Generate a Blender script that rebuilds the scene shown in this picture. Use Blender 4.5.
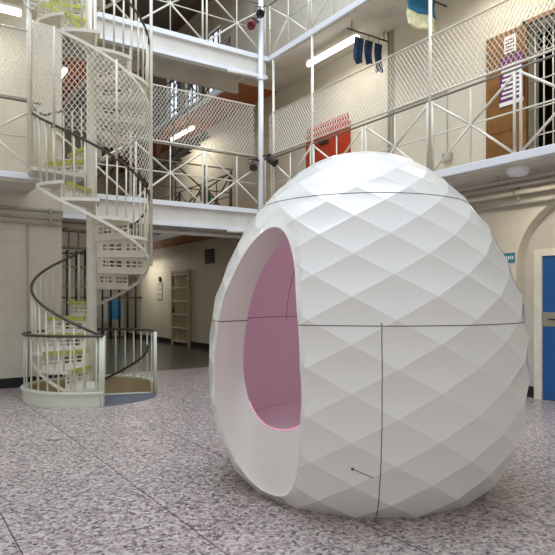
import bpy, bmesh, math, random
from mathutils import Vector, Matrix
from mathutils.bvhtree import BVHTree
random.seed(4)
PI = math.pi
R_ = math.radians
for o in list(bpy.data.objects): bpy.data.objects.remove(o)
SC = bpy.context.scene
COL = SC.collection

# ------------------------------------------------------------------ camera
EYE = 1.45
HEAD = R_(33.5)
cam = bpy.data.cameras.new('camera'); cam.sensor_width = 36; cam.sensor_fit = 'HORIZONTAL'
cam.lens = 36*591/555; cam.shift_y = (299-277.5)/555; cam.clip_start = .05; cam.clip_end = 200
co = bpy.data.objects.new('camera', cam); COL.objects.link(co)
co.location = (0, 0, EYE); co.rotation_euler = (PI/2, 0, -HEAD)
SC.camera = co
FW = Vector((math.sin(HEAD), math.cos(HEAD), 0)); RT = Vector((math.cos(HEAD), -math.sin(HEAD), 0))

# ------------------------------------------------------------------ world, lights, exposure
W = bpy.data.worlds.new('world'); SC.world = W; W.use_nodes = True
bg = W.node_tree.nodes['Background']; bg.inputs[1].default_value = .70
_n = W.node_tree.nodes; _l = W.node_tree.links
_tc = _n.new('ShaderNodeTexCoord'); _sx = _n.new('ShaderNodeSeparateXYZ'); _r = _n.new('ShaderNodeValToRGB')
_l.new(_tc.outputs['Generated'], _sx.inputs[0]); _m = _n.new('ShaderNodeMapRange'); _m.inputs[1].default_value = -.2; _m.inputs[2].default_value = .9
_l.new(_sx.outputs[2], _m.inputs[0]); _l.new(_m.outputs[0], _r.inputs[0]); _l.new(_r.outputs[0], bg.inputs[0])
_r.color_ramp.elements[0].color = (.95, .82, .64, 1); _r.color_ramp.elements[0].position = .1
_r.color_ramp.elements[1].color = (.82, .90, 1.0, 1); _r.color_ramp.elements[1].position = .75
def area(name, loc, rot, sx, sy, power, col):
    l = bpy.data.lights.new(name, 'AREA'); l.shape = 'RECTANGLE'; l.size = sx; l.size_y = sy
    l.energy = power; l.color = col
    o = bpy.data.objects.new(name, l); COL.objects.link(o); o.location = loc; o.rotation_euler = rot
    return o
area('skylight', (2.9, 5.6, 11.5), (0, 0, 0), 7.5, 7.5, 780, (.76, .86, 1.0))
SC.view_settings.view_transform = 'Standard'; SC.view_settings.look = 'None'
SC.view_settings.exposure = 0.2; SC.view_settings.gamma = 1; SC.view_settings.use_curve_mapping = False

# ------------------------------------------------------------------ materials
def mat(name, col, rough=.5, metal=0, emit=None, es=0, bump=None, coat=0, var=0, vscale=3):
    m = bpy.data.materials.new(name); m.use_nodes = True; nt = m.node_tree; p = nt.nodes['Principled BSDF']
    p.inputs['Base Color'].default_value = (*col, 1); p.inputs['Roughness'].default_value = rough
    p.inputs['Metallic'].default_value = metal; p.inputs['Coat Weight'].default_value = coat
    tc = nt.nodes.new('ShaderNodeTexCoord')
    if emit: p.inputs['Emission Color'].default_value = (*emit, 1); p.inputs['Emission Strength'].default_value = es
    if var:
        n = nt.nodes.new('ShaderNodeTexNoise'); n.inputs['Scale'].default_value = vscale; n.inputs['Detail'].default_value = 5
        nt.links.new(tc.outputs['Object'], n.inputs['Vector'])
        r = nt.nodes.new('ShaderNodeValToRGB'); r.color_ramp.elements[0].position = .35; r.color_ramp.elements[1].position = .65
        r.color_ramp.elements[0].color = (*[c*(1-var) for c in col], 1); r.color_ramp.elements[1].color = (*[min(1, c*(1+var*.4)) for c in col], 1)
        nt.links.new(n.outputs[0], r.inputs[0]); nt.links.new(r.outputs[0], p.inputs['Base Color'])
    if bump:
        n = nt.nodes.new('ShaderNodeTexNoise'); n.inputs['Scale'].default_value = bump[0]
        nt.links.new(tc.outputs['Object'], n.inputs['Vector'])
        b = nt.nodes.new('ShaderNodeBump'); b.inputs['Strength'].default_value = bump[1]; b.inputs['Distance'].default_value = .01
        nt.links.new(n.outputs[0], b.inputs['Height']); nt.links.new(b.outputs[0], p.inputs['Normal'])
    return m

def brick_mat(name, col, axis):
    m = mat(name, col, .55); nt = m.node_tree; p = nt.nodes['Principled BSDF']
    tc = nt.nodes.new('ShaderNodeTexCoord'); sp = nt.nodes.new('ShaderNodeSeparateXYZ'); cb = nt.nodes.new('ShaderNodeCombineXYZ')
    nt.links.new(tc.outputs['Object'], sp.inputs[0]); nt.links.new(sp.outputs[axis], cb.inputs[0]); nt.links.new(sp.outputs[2], cb.inputs[1])
    b = nt.nodes.new('ShaderNodeTexBrick'); b.inputs['Scale'].default_value = 1; b.inputs['Brick Width'].default_value = .23
    b.inputs['Row Height'].default_value = .078; b.inputs['Mortar Size'].default_value = .005; b.inputs['Mortar Smooth'].default_value = .6
    b.inputs['Color1'].default_value = (*col, 1); b.inputs['Color2'].default_value = (*[c*.97 for c in col], 1)
    b.inputs['Mortar'].default_value = (*[c*.9 for c in col], 1)
    nt.links.new(cb.outputs[0], b.inputs['Vector'])
    n = nt.nodes.new('ShaderNodeTexNoise'); n.inputs['Scale'].default_value = 1.3; n.inputs['Detail'].default_value = 6
    nt.links.new(tc.outputs['Object'], n.inputs['Vector'])
    r = nt.nodes.new('ShaderNodeValToRGB'); r.color_ramp.elements[0].color = (.86, .85, .82, 1); r.color_ramp.elements[0].position = .3
    r.color_ramp.elements[1].position = .7; r.color_ramp.elements[1].color = (1, 1, 1, 1)
    nt.links.new(n.outputs[0], r.inputs[0])
    mx = nt.nodes.new('ShaderNodeMix'); mx.data_type = 'RGBA'; mx.blend_type = 'MULTIPLY'; mx.inputs[0].default_value = 1
    nt.links.new(b.outputs[0], mx.inputs[6]); nt.links.new(r.outputs[0], mx.inputs[7]); nt.links.new(mx.outputs[2], p.inputs['Base Color'])
    bp = nt.nodes.new('ShaderNodeBump'); bp.inputs['Strength'].default_value = .5; bp.inputs['Distance'].default_value = .004; bp.invert = True
    nt.links.new(b.outputs['Fac'], bp.inputs['Height']); nt.links.new(bp.outputs[0], p.inputs['Normal'])
    return m

def terrazzo():
    m = bpy.data.materials.new('terrazzo'); m.use_nodes = True; nt = m.node_tree; p = nt.nodes['Principled BSDF']; L = nt.links.new
    tc = nt.nodes.new('ShaderNodeTexCoord')
    def voro(scale, stops):
        v = nt.nodes.new('ShaderNodeTexVoronoi'); v.inputs['Scale'].default_value = scale; L(tc.outputs['Object'], v.inputs['Vector'])
        s = nt.nodes.new('ShaderNodeSeparateColor'); L(v.outputs['Color'], s.inputs[0])
        r = nt.nodes.new('ShaderNodeValToRGB'); r.color_ramp.interpolation = 'CONSTANT'
        e = r.color_ramp.elements; e[0].position = stops[0][0]; e[0].color = (*stops[0][1], 1); e[1].position = stops[1][0]; e[1].color = (*stops[1][1], 1)
        for q, c in stops[2:]: x = e.new(q); x.color = (*c, 1)
        L(s.outputs[0], r.inputs[0]); return r.outputs[0]
    a = voro(42, [(0, (.06, .055, .065)), (.16, (.28, .235, .235)), (.32, (.50, .41, .39)), (.5, (.62, .56, .54)), (.72, (.36, .30, .30)), (.86, (.74, .69, .65))])
    b = voro(80, [(0, (.05, .05, .06)), (.2, (.44, .38, .37)), (.6, (.60, .54, .52)), (.85, (.32, .25, .24))])
    mx = nt.nodes.new('ShaderNodeMix'); mx.data_type = 'RGBA'; mx.inputs[0].default_value = .42; L(a, mx.inputs[6]); L(b, mx.inputs[7])
    n = nt.nodes.new('ShaderNodeTexNoise'); n.inputs['Scale'].default_value = .8; n.inputs['Detail'].default_value = 5; L(tc.outputs['Object'], n.inputs['Vector'])
    r = nt.nodes.new('ShaderNodeValToRGB'); r.color_ramp.elements[0].position = .3; r.color_ramp.elements[0].color = (.86, .82, .80, 1)
    r.color_ramp.elements[1].position = .7; r.color_ramp.elements[1].color = (1, .965, .94, 1); L(n.outputs[0], r.inputs[0])
    m2 = nt.nodes.new('ShaderNodeMix'); m2.data_type = 'RGBA'; m2.blend_type = 'MULTIPLY'; m2.inputs[0].default_value = 1
    L(mx.outputs[2], m2.inputs[6]); L(r.outputs[0], m2.inputs[7])
    # joints between slabs
    sp = nt.nodes.new('ShaderNodeSeparateXYZ'); L(tc.outputs['Object'], sp.inputs[0])
    def joint(out, off, per, half, dark):
        x = nt.nodes.new('ShaderNodeMath'); x.operation = 'SUBTRACT'; L(out, x.inputs[0]); x.inputs[1].default_value = off-per*40
        y = nt.nodes.new('ShaderNodeMath'); y.operation = 'PINGPONG'; L(x.outputs[0], y.inputs[0]); y.inputs[1].default_value = per/2
        z = nt.nodes.new('ShaderNodeMath'); z.operation = 'LESS_THAN'; L(y.outputs[0], z.inputs[0]); z.inputs[1].default_value = half
        w = nt.nodes.new('ShaderNodeMath'); w.operation = 'MULTIPLY'; L(z.outputs[0], w.inputs[0]); w.inputs[1].default_value = dark
        return w.outputs[0]
    j1 = joint(sp.outputs[0], .645, .965, .0048, .85); j2 = joint(sp.outputs[1], 2.42, .965, .003, .42)
    mxx = nt.nodes.new('ShaderNodeMath'); mxx.operation = 'MAXIMUM'; L(j1, mxx.inputs[0]); L(j2, mxx.inputs[1])
    m3 = nt.nodes.new('ShaderNodeMix'); m3.data_type = 'RGBA'; L(mxx.outputs[0], m3.inputs[0]); L(m2.outputs[2], m3.inputs[6]); m3.inputs[7].default_value = (.05, .045, .045, 1)
    L(m3.outputs[2], p.inputs['Base Color']); p.inputs['Roughness'].default_value = .32
    return m

M = dict(
    white=mat('painted_steel_white', (.76, .73, .63), .4, var=.08, vscale=6),
    cream=mat('painted_steel_cream', (.70, .66, .53), .45, var=.1, vscale=5),
    lip=mat('painted_fascia_bluewhite', (.80, .83, .88), .4),
    web=mat('painted_web', (.70, .68, .64), .5, var=.08),
    soffit=mat('painted_soffit', (.66, .63, .56), .65, var=.16, vscale=1.6),
    brown=mat('brown_boarded_soffit', (.42, .13, .035), .5, var=.15, vscale=2),
    wallY=brick_mat('painted_brick_y', (.70, .66, .56), 0),
    wallX=brick_mat('painted_brick_x', (.72, .68, .58), 1),
    plaster=mat('alcove_plaster', (.58, .55, .49), .6, var=.08),
    skirt=mat('black_skirting', (.012, .012, .014), .35),
    floor=terrazzo(),
    darkfloor=mat('dark_polished_floor', (.10, .10, .085), .25, var=.2),
    egg=mat('gloss_white_shell', (.84, .83, .795), .27, coat=.25),
    eggin=mat('satin_inner_shell', (.82, .75, .76), .32),
    eggrim=mat('satin_rim', (.84, .80, .76), .35),
    pinkseam=mat('plum_seam', (.22, .09, .16), .6),
    seam=mat('dark_seam', (.10, .085, .085), .6),
    pinkglow=mat('pink_edge_highlight', (1, .4, .6), .5, emit=(1, .3, .55), es=.45),  # emission stands in for the pink highlight on the doorway edge
    rail=mat('dark_wood_rail', (.055, .042, .035), .35),
    greyrail=mat('grey_rail', (.22, .20, .17), .4),
    green=mat('pale_green_steel', (.68, .71, .60), .35),
    lime=mat('lime_nosing', (.45, .47, .08), .5, var=.2, vscale=10),
    mat_grey=mat('grey_landing', (.12, .13, .16), .6),
    wood=mat('ply_lining', (.52, .41, .25), .6, var=.15),
    lamp=mat('tube_glow', (1, 1, 1), .5, emit=(1, .97, .88), es=3),
    lampbody=mat('lamp_body', (.8, .8, .78), .4),
    blue=mat('blue_door', (.012, .10, .30), .35),
    steel=mat('brushed_plate', (.45, .42, .35), .35, metal=.6),
    red=mat('red_door', (.40, .035, .008), .5, var=.1),
    bwood=mat('varnished_wood', (.22, .095, .02), .4, var=.25, vscale=4),
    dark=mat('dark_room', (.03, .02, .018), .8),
    black=mat('black_metal', (.02, .02, .022), .4),
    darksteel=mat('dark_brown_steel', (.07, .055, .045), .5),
    navy=mat('navy_cloth', (.025, .05, .13), .9, var=.4, vscale=18),
    bluecloth=mat('blue_cloth', (.03, .18, .36), .9, var=.3, vscale=14),
    creamcloth=mat('cream_cloth', (.60, .62, .45), .9, var=.2, vscale=14),
    purple=mat('purple_poster', (.13, .02, .12), .5), paper=mat('white_paper', (.8, .8, .8), .6),
    teal=mat('teal_sign', (.03, .22, .28), .4), pipe=mat('grey_pipe', (.40, .38, .33), .5),
    gatecream=mat('cream_gate', (.50, .44, .30), .5, var=.1), wire=mat('galvanised_wire', (.80, .77, .68), .4),
    vent=mat('vent_black', (.03, .028, .025), .6), glass=mat('daylight_pane', (.7, .8, 1), .2, emit=(.75, .85, 1), es=1.1),
    plant=mat('green_cloth', (.03, .16, .05), .7), redcloth=mat('dark_red', (.2, .03, .03), .6),
    ceil=mat('timber_ceiling', (.16, .12, .09), .7, var=.2),
)

# ------------------------------------------------------------------ helpers
def tag(o, label=None, cat=None, group=None, kind=None):
    if label: o['label'] = label
    if cat: o['category'] = cat
    if group: o['group'] = group
    if kind: o['kind'] = kind
    return o
def thing(name, label, cat, loc=(0, 0, 0), group=None):
    o = bpy.data.objects.new(name, None); COL.objects.link(o); o.location = loc; o.empty_display_size = .1
    return tag(o, label, cat, group)
def world_loc(o):
    v = Vector((0, 0, 0))
    while o: v += Vector(o.location); o = o.parent
    return v
def obj(name, bm, m, parent=None, smooth=False, loc=None):
    me = bpy.data.meshes.new(name); bm.to_mesh(me); bm.free()
    o = bpy.data.objects.new(name, me); COL.objects.link(o)
    ms = m if isinstance(m, (list, tuple)) else [m]
    for x in ms: me.materials.append(x)
    off = world_loc(parent) if parent else Vector((0, 0, 0))
    if loc is not None: o.location = Vector(loc)-off; off = Vector(loc)
    me.transform(Matrix.Translation(-off))
    if parent: o.parent = parent
    if smooth: me.polygons.foreach_set('use_smooth', [True]*len(me.polygons))
    return o
def struct(name, bm, m, smooth=False): return tag(obj(name, bm, m, None, smooth), kind='structure')
def box(bm, a, b, bev=0, mi=0):
    x0, y0, z0 = [min(a[i], b[i]) for i in range(3)]; x1, y1, z1 = [max(a[i], b[i]) for i in range(3)]
    vs = [bm.verts.new(c) for c in ((x0, y0, z0), (x1, y0, z0), (x1, y1, z0), (x0, y1, z0), (x0, y0, z1), (x1, y0, z1), (x1, y1, z1), (x0, y1, z1))]
    fs = [bm.faces.new([vs[i] for i in f]) for f in ((0, 3, 2, 1), (4, 5, 6, 7), (0, 1, 5, 4), (1, 2, 6, 5), (2, 3, 7, 6), (3, 0, 4, 7))]
    for f in fs: f.material_index = mi
    if bev:
        es = list({e for f in fs for e in f.edges}); bmesh.ops.bevel(bm, geom=es, offset=bev, segments=2, affect='EDGES', profile=.5)
    return bm
def frame_of(d):
    d = d.normalized(); u = Vector((0, 0, 1)) if abs(d.z) < .9 else Vector((1, 0, 0))
    a = d.cross(u).normalized(); return a, d.cross(a).normalized()
def tube(bm, pts, r, n=8, closed=False, caps=True, rz=None):
    """round tube along a polyline; rz: half height for a flattened section"""
    pts = [Vector(p) for p in pts]; rings = []
    for i, p in enumerate(pts):
        if closed: d = pts[(i+1) % len(pts)]-pts[i-1]
        else: d = pts[min(i+1, len(pts)-1)]-pts[max(i-1, 0)]
        a, b = frame_of(d)
        rings.append([bm.verts.new(p+a*math.cos(2*PI*k/n+PI/n)*r+b*math.sin(2*PI*k/n+PI/n)*(rz or r)) for k in range(n)])
    m = len(rings)
    for i in range(m if closed else m-1):
        A = rings[i]; B = rings[(i+1) % m]
        for k in range(n): bm.faces.new((A[k], A[(k+1) % n], B[(k+1) % n], B[k]))
    if caps and not closed:
        bm.faces.new(rings[0][::-1]); bm.faces.new(rings[-1])
    return bm
def B(): return bmesh.new()
def bar(bm, p, q, r, n=6): return tube(bm, [p, q], r, n)

# ------------------------------------------------------------------ levels
H1, H2 = 3.30, 6.50
XW, XE = 7.75, 6.62           # right wall, right walkway edge
YE, YW = 10.38, 10.45         # bridge edge, left wall
YL = 9.27                     # left walkway edge
SX, SY = 2.56, 8.90           # spiral centre
WX = 2.50                     # end of the left wall / wing wall
YEND = 22.6

# pit hole in floor: floor built as a ring around the circle
def circ(r, n=48, z=0): return [Vector((SX+r*math.cos(2*PI*k/n), SY+r*math.sin(2*PI*k/n), z)) for k in range(n)]
bm = B()
x0, y0, x1, y1 = -9, -9, 8.1, 11.3
n = 64; ring = [bm.verts.new(v) for v in circ(.90, n)]
outer = []
for k in range(n):
    a = 2*PI*k/n; dx, dy = math.cos(a), math.sin(a)
    t = min([(x1-SX)/dx if dx > 1e-6 else 1e9, (x0-SX)/dx if dx < -1e-6 else 1e9, (y1-SY)/dy if dy > 1e-6 else 1e9, (y0-SY)/dy if dy < -1e-6 else 1e9])
    outer.append(Vector((SX+dx*t, SY+dy*t, 0)))
ov = [bm.verts.new(v) for v in outer]
corners = [(x1, y1), (x0, y1), (x0, y0), (x1, y0)]
for k in range(n):
    k2 = (k+1) % n; A, Bv = outer[k], outer[k2]; poly = [ring[k], ov[k]]
    for c in corners:
        a = math.atan2(c[1]-SY, c[0]-SX) % (2*PI)
        if 2*PI*k/n < a < 2*PI*(k+1)/n: poly.append(bm.verts.new((c[0], c[1], 0)))
    poly += [ov[k2], ring[k2]]; bm.faces.new(poly)
struct('floor', bm, M['floor'])
bm = B(); box(bm, (WX-.2, 11.3, -.1), (8.1, YEND+.2, 0.0)); struct('floor_wing', bm, M['darkfloor'])

# ------------------------------------------------------------------ walls
def panel_wall(bm, axis, c0, c1, u0, u1, z0, z1, holes):
    """slab of wall split round rectangular holes (u0,u1,z0,z1)"""
    us = sorted({u0, u1, *[h[0] for h in holes], *[h[1] for h in holes]}); zs = sorted({z0, z1, *[h[2] for h in holes], *[h[3] for h in holes]})
    for i in range(len(us)-1):
        for j in range(len(zs)-1):
            um, zm = (us[i]+us[i+1])/2, (zs[j]+zs[j+1])/2
            if any(h[0] < um < h[1] and h[2] < zm < h[3] for h in holes): continue
            if axis == 'x': box(bm, (c0, us[i], zs[j]), (c1, us[i+1], zs[j+1]))
            else: box(bm, (us[i], c0, zs[j]), (us[i+1], c1, zs[j+1]))
bm = B()
AY, AR, AZ = 4.33, 1.0, 1.90      # arch: centre, radius, springing
HW = 10.0
panel_wall(bm, 'x', XW, XW+.35, -9, YEND, 0, HW, [(AY-AR, AY+AR, 0, AZ+AR), (3.95, 5.19, H1, 5.42), (14.6, 15.5, 7.1, 9.1), (16.0, 16.9, 7.1, 9.1), (17.4, 18.3, 7.1, 9.1)])
N = 20                              # arch spandrels
for s in (-1, 1):
    for k in range(N):
        a0, a1 = PI/2*k/N, PI/2*(k+1)/N
        p = [(AY+s*AR*math.cos(a0), AZ+AR*math.sin(a0)), (AY+s*AR*math.cos(a1), AZ+AR*math.sin(a1))]
        c = (AY+s*AR, AZ+AR)
        f = [bm.verts.new((XW, q[0], q[1])) for q in (p[0], p[1], c)]; bm.faces.new(f if s < 0 else f[::-1])
        g = [bm.verts.new((x, q[0], q[1])) for x, q in ((XW, p[0]), (XW+.2, p[0]), (XW+.2, p[1]), (XW, p[1]))]; bm.faces.new(g)
struct('wall_right', bm, M['wallX'])
bm = B(); box(bm, (XW+.2, AY-AR, 0), (XW+.35, AY+AR, AZ+AR)); struct('wall_alcove', bm, M['plaster'])
bm = B(); box(bm, (-9, YW, 0), (WX, YW+.35, HW)); struct('wall_left', bm, M['wallY'])
bm = B(); box(bm, (WX-.35, YW+.35, 0), (WX, YEND, HW)); struct('wall_wing', bm, M['wallX'])
bm = B(); box(bm, (WX-.35, YEND, 0), (XW+.35, YEND+.3, HW)); struct('wall_far', bm, M['wallY'])
bm = B(); box(bm, (WX-.35, 11.3, HW), (XW+.35, YEND+.3, HW+.1)); struct('ceiling_wing', bm, M['ceil'])
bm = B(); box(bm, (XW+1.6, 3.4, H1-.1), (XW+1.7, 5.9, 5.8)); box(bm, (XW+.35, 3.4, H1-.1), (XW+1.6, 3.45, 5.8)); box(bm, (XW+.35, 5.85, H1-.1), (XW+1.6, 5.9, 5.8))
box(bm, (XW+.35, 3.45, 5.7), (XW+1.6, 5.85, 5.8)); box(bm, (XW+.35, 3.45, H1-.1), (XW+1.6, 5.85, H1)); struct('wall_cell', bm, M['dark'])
bm = B(); box(bm, (-9, YW-.02, 0), (WX, YW, .16)); struct('baseboard_left', bm, M['skirt'])
bm = B(); box(bm, (XW-.02, AY+AR, 0), (XW, YEND, .16)); box(bm, (XW-.02, -9, 0), (XW, AY-AR, .16)); struct('baseboard_right', bm, M['skirt'])
bm = B(); box(bm, (XW+.18, 5.12, 0), (XW+.2, AY+AR, .16)); struct('baseboard_alcove', bm, M['skirt'])
for i, y in enumerate((14.6, 16.0, 17.4)):
    w = thing('window_%d' % (i+1), None, None, (XW+.1, y+.45, 7.1)); w['kind'] = 'structure'
    bm = B(); box(bm, (XW+.12, y, 7.1), (XW+.14, y+.9, 9.1)); obj('pane', bm, M['glass'], w)
    bm = B()
    for k in range(4): box(bm, (XW+.08, y+.9*k/3-.02, 7.1), (XW+.12, y+.9*k/3+.02, 9.1))
    for k in range(5): box(bm, (XW+.08, y, 7.1+k*.5-.02), (XW+.12, y+.9, 7.1+k*.5+.02))
    obj('window_frame', bm, M['darksteel'], w)

# ------------------------------------------------------------------ walkways and bridges
def beam(name, y, z):               # I-beam face of the bridge, running along X
    bm = B(); box(bm, (WX+.0, y-.0, z-.09), (XE, y+.12, z)); box(bm, (WX, y+.06, z-.40), (XE, y+.10, z-.09), 0, 1); box(bm, (WX, y-.0, z-.47), (XE, y+.14, z-.40), 0, 0)
    return struct(name, bm, [M['lip'], M['web']])
for i, z in enumerate((H1, H2)):
    beam('trim_%d' % (i+1), YE, z)
    bm = B(); box(bm, (WX, YE+.12, z-.12), (XE, 11.6, z-.005)); box(bm, (WX, 11.6, z-.40), (XE, 11.7, z)); struct('floor_bridge_%d' % (i+1), bm, M['soffit'])
    bm = B(); box(bm, (XE+.06, -9, z-.13), (XW, 11.7, z-.005)); struct('floor_walkway_right_%d' % (i+1), bm, M['soffit'])
    bm = B(); box(bm, (XE+.06, 11.7, z-.13), (XW, YEND, z-.005)); box(bm, (WX, 11.7, z-.13), (3.7, YEND, z-.005)); struct('floor_walkway_wing_%d' % (i+1), bm, M['brown'])
    bm = B(); box(bm, (XE, -9, z-.11), (XE+.06, YE+.02, z), .008); box(bm, (XE, 11.7, z-.13), (XE+.06, YEND, z+.02)); box(bm, (3.7, 11.7, z-.13), (3.76, YEND, z+.02)); struct('trim_edge_right_%d' % (i+1), bm, M['lip'])
    bm = B(); box(bm, (-9, YL+.06, z-.13), (1.93, YW, z-.005)); struct('floor_walkway_left_%d' % (i+1), bm, M['soffit'])
    bm = B(); box(bm, (-9, YL, z-.09), (1.95, YL+.06, z), .008); struct('trim_edge_left_%d' % (i+1), bm, M['lip'])

# ------------------------------------------------------------------ railings
def railing(name, label, P0, U, n, pitch, z, rail=True, m=None, h=1.06):
    """n bays from P0 along U: paired posts, centre bar, crossed braces with a hub, mid and top rail"""
    m = m or M['white']; P0 = Vector((P0[0], P0[1], z)); U = Vector(U).normalized(); Nn = U.cross(Vector((0, 0, 1)))
    root = thing(name, label, 'railing', tuple(P0+U*(n*pitch/2)), 'crossed-brace walkway railings')
    L = n*pitch; ZZ = lambda h_: Vector((0, 0, h_))
    if rail:
        obj('top_rail', tube(B(), [P0+ZZ(h), P0+U*L+ZZ(h)], .016, 8), M['greyrail'], root, True)
    obj('mid_rail', tube(B(), [P0+ZZ(h*.5), P0+U*L+ZZ(h*.5)], .012, 6), m, root, True)
    for i in range(n+1):
        for s in (-1, 1):
            if (i == 0 and s < 0) or (i == n and s > 0): continue
            obj('post', bar(B(), P0+U*(i*pitch+s*.045), P0+U*(i*pitch+s*.045)+ZZ(h-.02), .021, 6), m, root, True)
    for i in range(n):
        a = P0+U*(i*pitch+.05); b = P0+U*((i+1)*pitch-.05); c = (a+b)/2+ZZ(h*.5)
        obj('centre_bar', bar(B(), (a+b)/2, (a+b)/2+ZZ(h-.02), .012, 6), m, root, True)
        bm = B()
        for q in (a, b):
            bar(bm, q, c, .018, 6); bar(bm, q+ZZ(h-.06), c, .018, 6)
        obj('brace', bm, m, root, True)
        obj('hub', tube(B(), [c-Nn*.02, c+Nn*.02], .035, 10), m, root)
    return root
PT = 1.44
railing('walkway_railing', 'cross-braced white railing on first-floor right walkway, above the egg, beside red door', (XE+.03, YE-PT*7-.07, 0), (0, 1, 0), 7, PT, H1)
railing('walkway_railing', 'cross-braced railing along upper right walkway at top centre of photo', (XE+.03, YE-PT*5, 0), (0, 1, 0), 5, PT, H2)
railing('walkway_railing', 'cross-braced railing on lower bridge between spiral stair and tall round post', (XE+.01-PT*3+.0, YE+.04, 0), (1, 0, 0), 3, PT, H1)
railing('walkway_railing', 'cross-braced railing on upper bridge, top left centre, above the net', (XE+.01-PT*3+.0, YE+.04, 0), (1, 0, 0), 3, PT, H2)
railing('walkway_railing', 'cross-braced railing on left walkway ending at the spiral staircase', (1.93-PT*3, YL+.03, 0), (1, 0, 0), 3, PT, H1)
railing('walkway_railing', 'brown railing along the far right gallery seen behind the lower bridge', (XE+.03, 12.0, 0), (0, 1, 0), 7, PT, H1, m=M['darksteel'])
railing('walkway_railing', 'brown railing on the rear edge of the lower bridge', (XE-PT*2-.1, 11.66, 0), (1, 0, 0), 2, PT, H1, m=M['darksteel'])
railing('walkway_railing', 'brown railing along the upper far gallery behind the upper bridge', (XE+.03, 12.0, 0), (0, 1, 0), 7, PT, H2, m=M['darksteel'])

# ------------------------------------------------------------------ wire mesh screens
def wires(bm, f, u0, u1, lo, hi, sp=.07, slope=1.5, r=.0045, step=None):
    """diamond wires on the surface f(u,z); lo/hi are functions of u; step: subdivide long wires (curved surfaces)"""
    zmin = min(lo(u0), lo(u1)); zmax = max(hi(u0), hi(u1)); ext = (zmax-zmin)/slope
    for s in (1, -1):
        k = u0-ext-1
        while k < u1+ext+1:
            pts = []; du = step or .04; u = k
            # sample finely and keep the run inside
            a = None; inside = []
            for j in range(int(ext/du)+2):
                uu = k+j*du; zz = zmin+j*du*slope if s > 0 else zmax-j*du*slope
                if u0 <= uu <= u1 and lo(uu) <= zz <= hi(uu): inside.append((uu, zz))
            if len(inside) > 1:
                if step: pts = [f(*q) for q in inside]
                else: pts = [f(*inside[0]), f(*inside[-1])]
                tube(bm, pts, r, 3, caps=False)
            k += sp
    return bm
def screen(label, P0, U, L, z0, z1, postu, ptop, sp=.07, **kw):
    P0 = Vector((P0[0], P0[1], 0)); U = Vector(U).normalized(); root = thing('mesh_screen', label, 'mesh screen', tuple(P0+U*L/2+Vector((0, 0, z0))), 'wire mesh screens above the railings')
    f = lambda u, z: P0+U*u+Vector((0, 0, z))
    obj('wire_mesh', wires(B(), f, 0, L, lambda u: z0, lambda u: z1, sp, **kw), M['wire'], root)
    obj('bottom_bar', bar(B(), f(0, z0), f(L, z0), .016, 6), M['white'], root, True)
    obj('top_bar', bar(B(), f(0, z1), f(L, z1), .016, 6), M['white'], root, True)
    for u, zt in postu: obj('post', bar(B(), f(u, H1), f(u, zt), .026, 8), M['white'], root, True)
    return root
screen('long diamond wire screen over right walkway railing, in front of brown door', (XE+.03, .3), (0, 1, 0), YE-.3, H1+1.13, H1+1.99, [(8.87-.3, H2-.11), (5.99-.3, H2-.11), (3.11-.3, H2-.11), (10.2-.3, H2-.11)], 0)
screen('diamond wire screen over bridge railing in front of the orange soffit', (3.62, YE+.04), (1, 0, 0), 2.72, H1+1.10, H1+2.13, [(.08, H2-.47)], 0)
screen('diamond wire screen over left walkway railing at left edge of photo', (-2.2, YL+.03), (1, 0, 0), 4.0, H1+1.10, H1+2.10, [(3.95, H1+2.6)], 0)

# tall round corner post
PX, PY = XE-.2, YE-.06
r = thing('corner_post', 'tall round white steel post where bridge meets right walkway, behind the egg', 'post', (PX, PY, 0))
obj('shaft', tube(B(), [(PX, PY, .02), (PX, PY, 9.8)], .055, 16), M['lip'], r, True)
for z in (H1-.47, H2-.47): obj('bracket', bar(B(), (PX, PY, z-.02), (PX-.75, YE+.02, z-.02), .03, 6), M['web'], r)
for z in (.02, H1-.55, H2-.55): obj('collar', tube(B(), [(PX, PY, z), (PX, PY, z+.03)], .085, 16), M['lip'], r)

# ------------------------------------------------------------------ spiral staircase
er = Vector((.961, -.276, 0)); eb = Vector((.276, .961, 0)); SC0 = Vector((SX, SY, 0))
def sp_(a, r, z): a = R_(a); return SC0+er*(math.cos(a)*r)+eb*(math.sin(a)*r)+Vector((0, 0, z))
QL = .2357/33.15; QU = .2275/33.15; SR = .82
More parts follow.
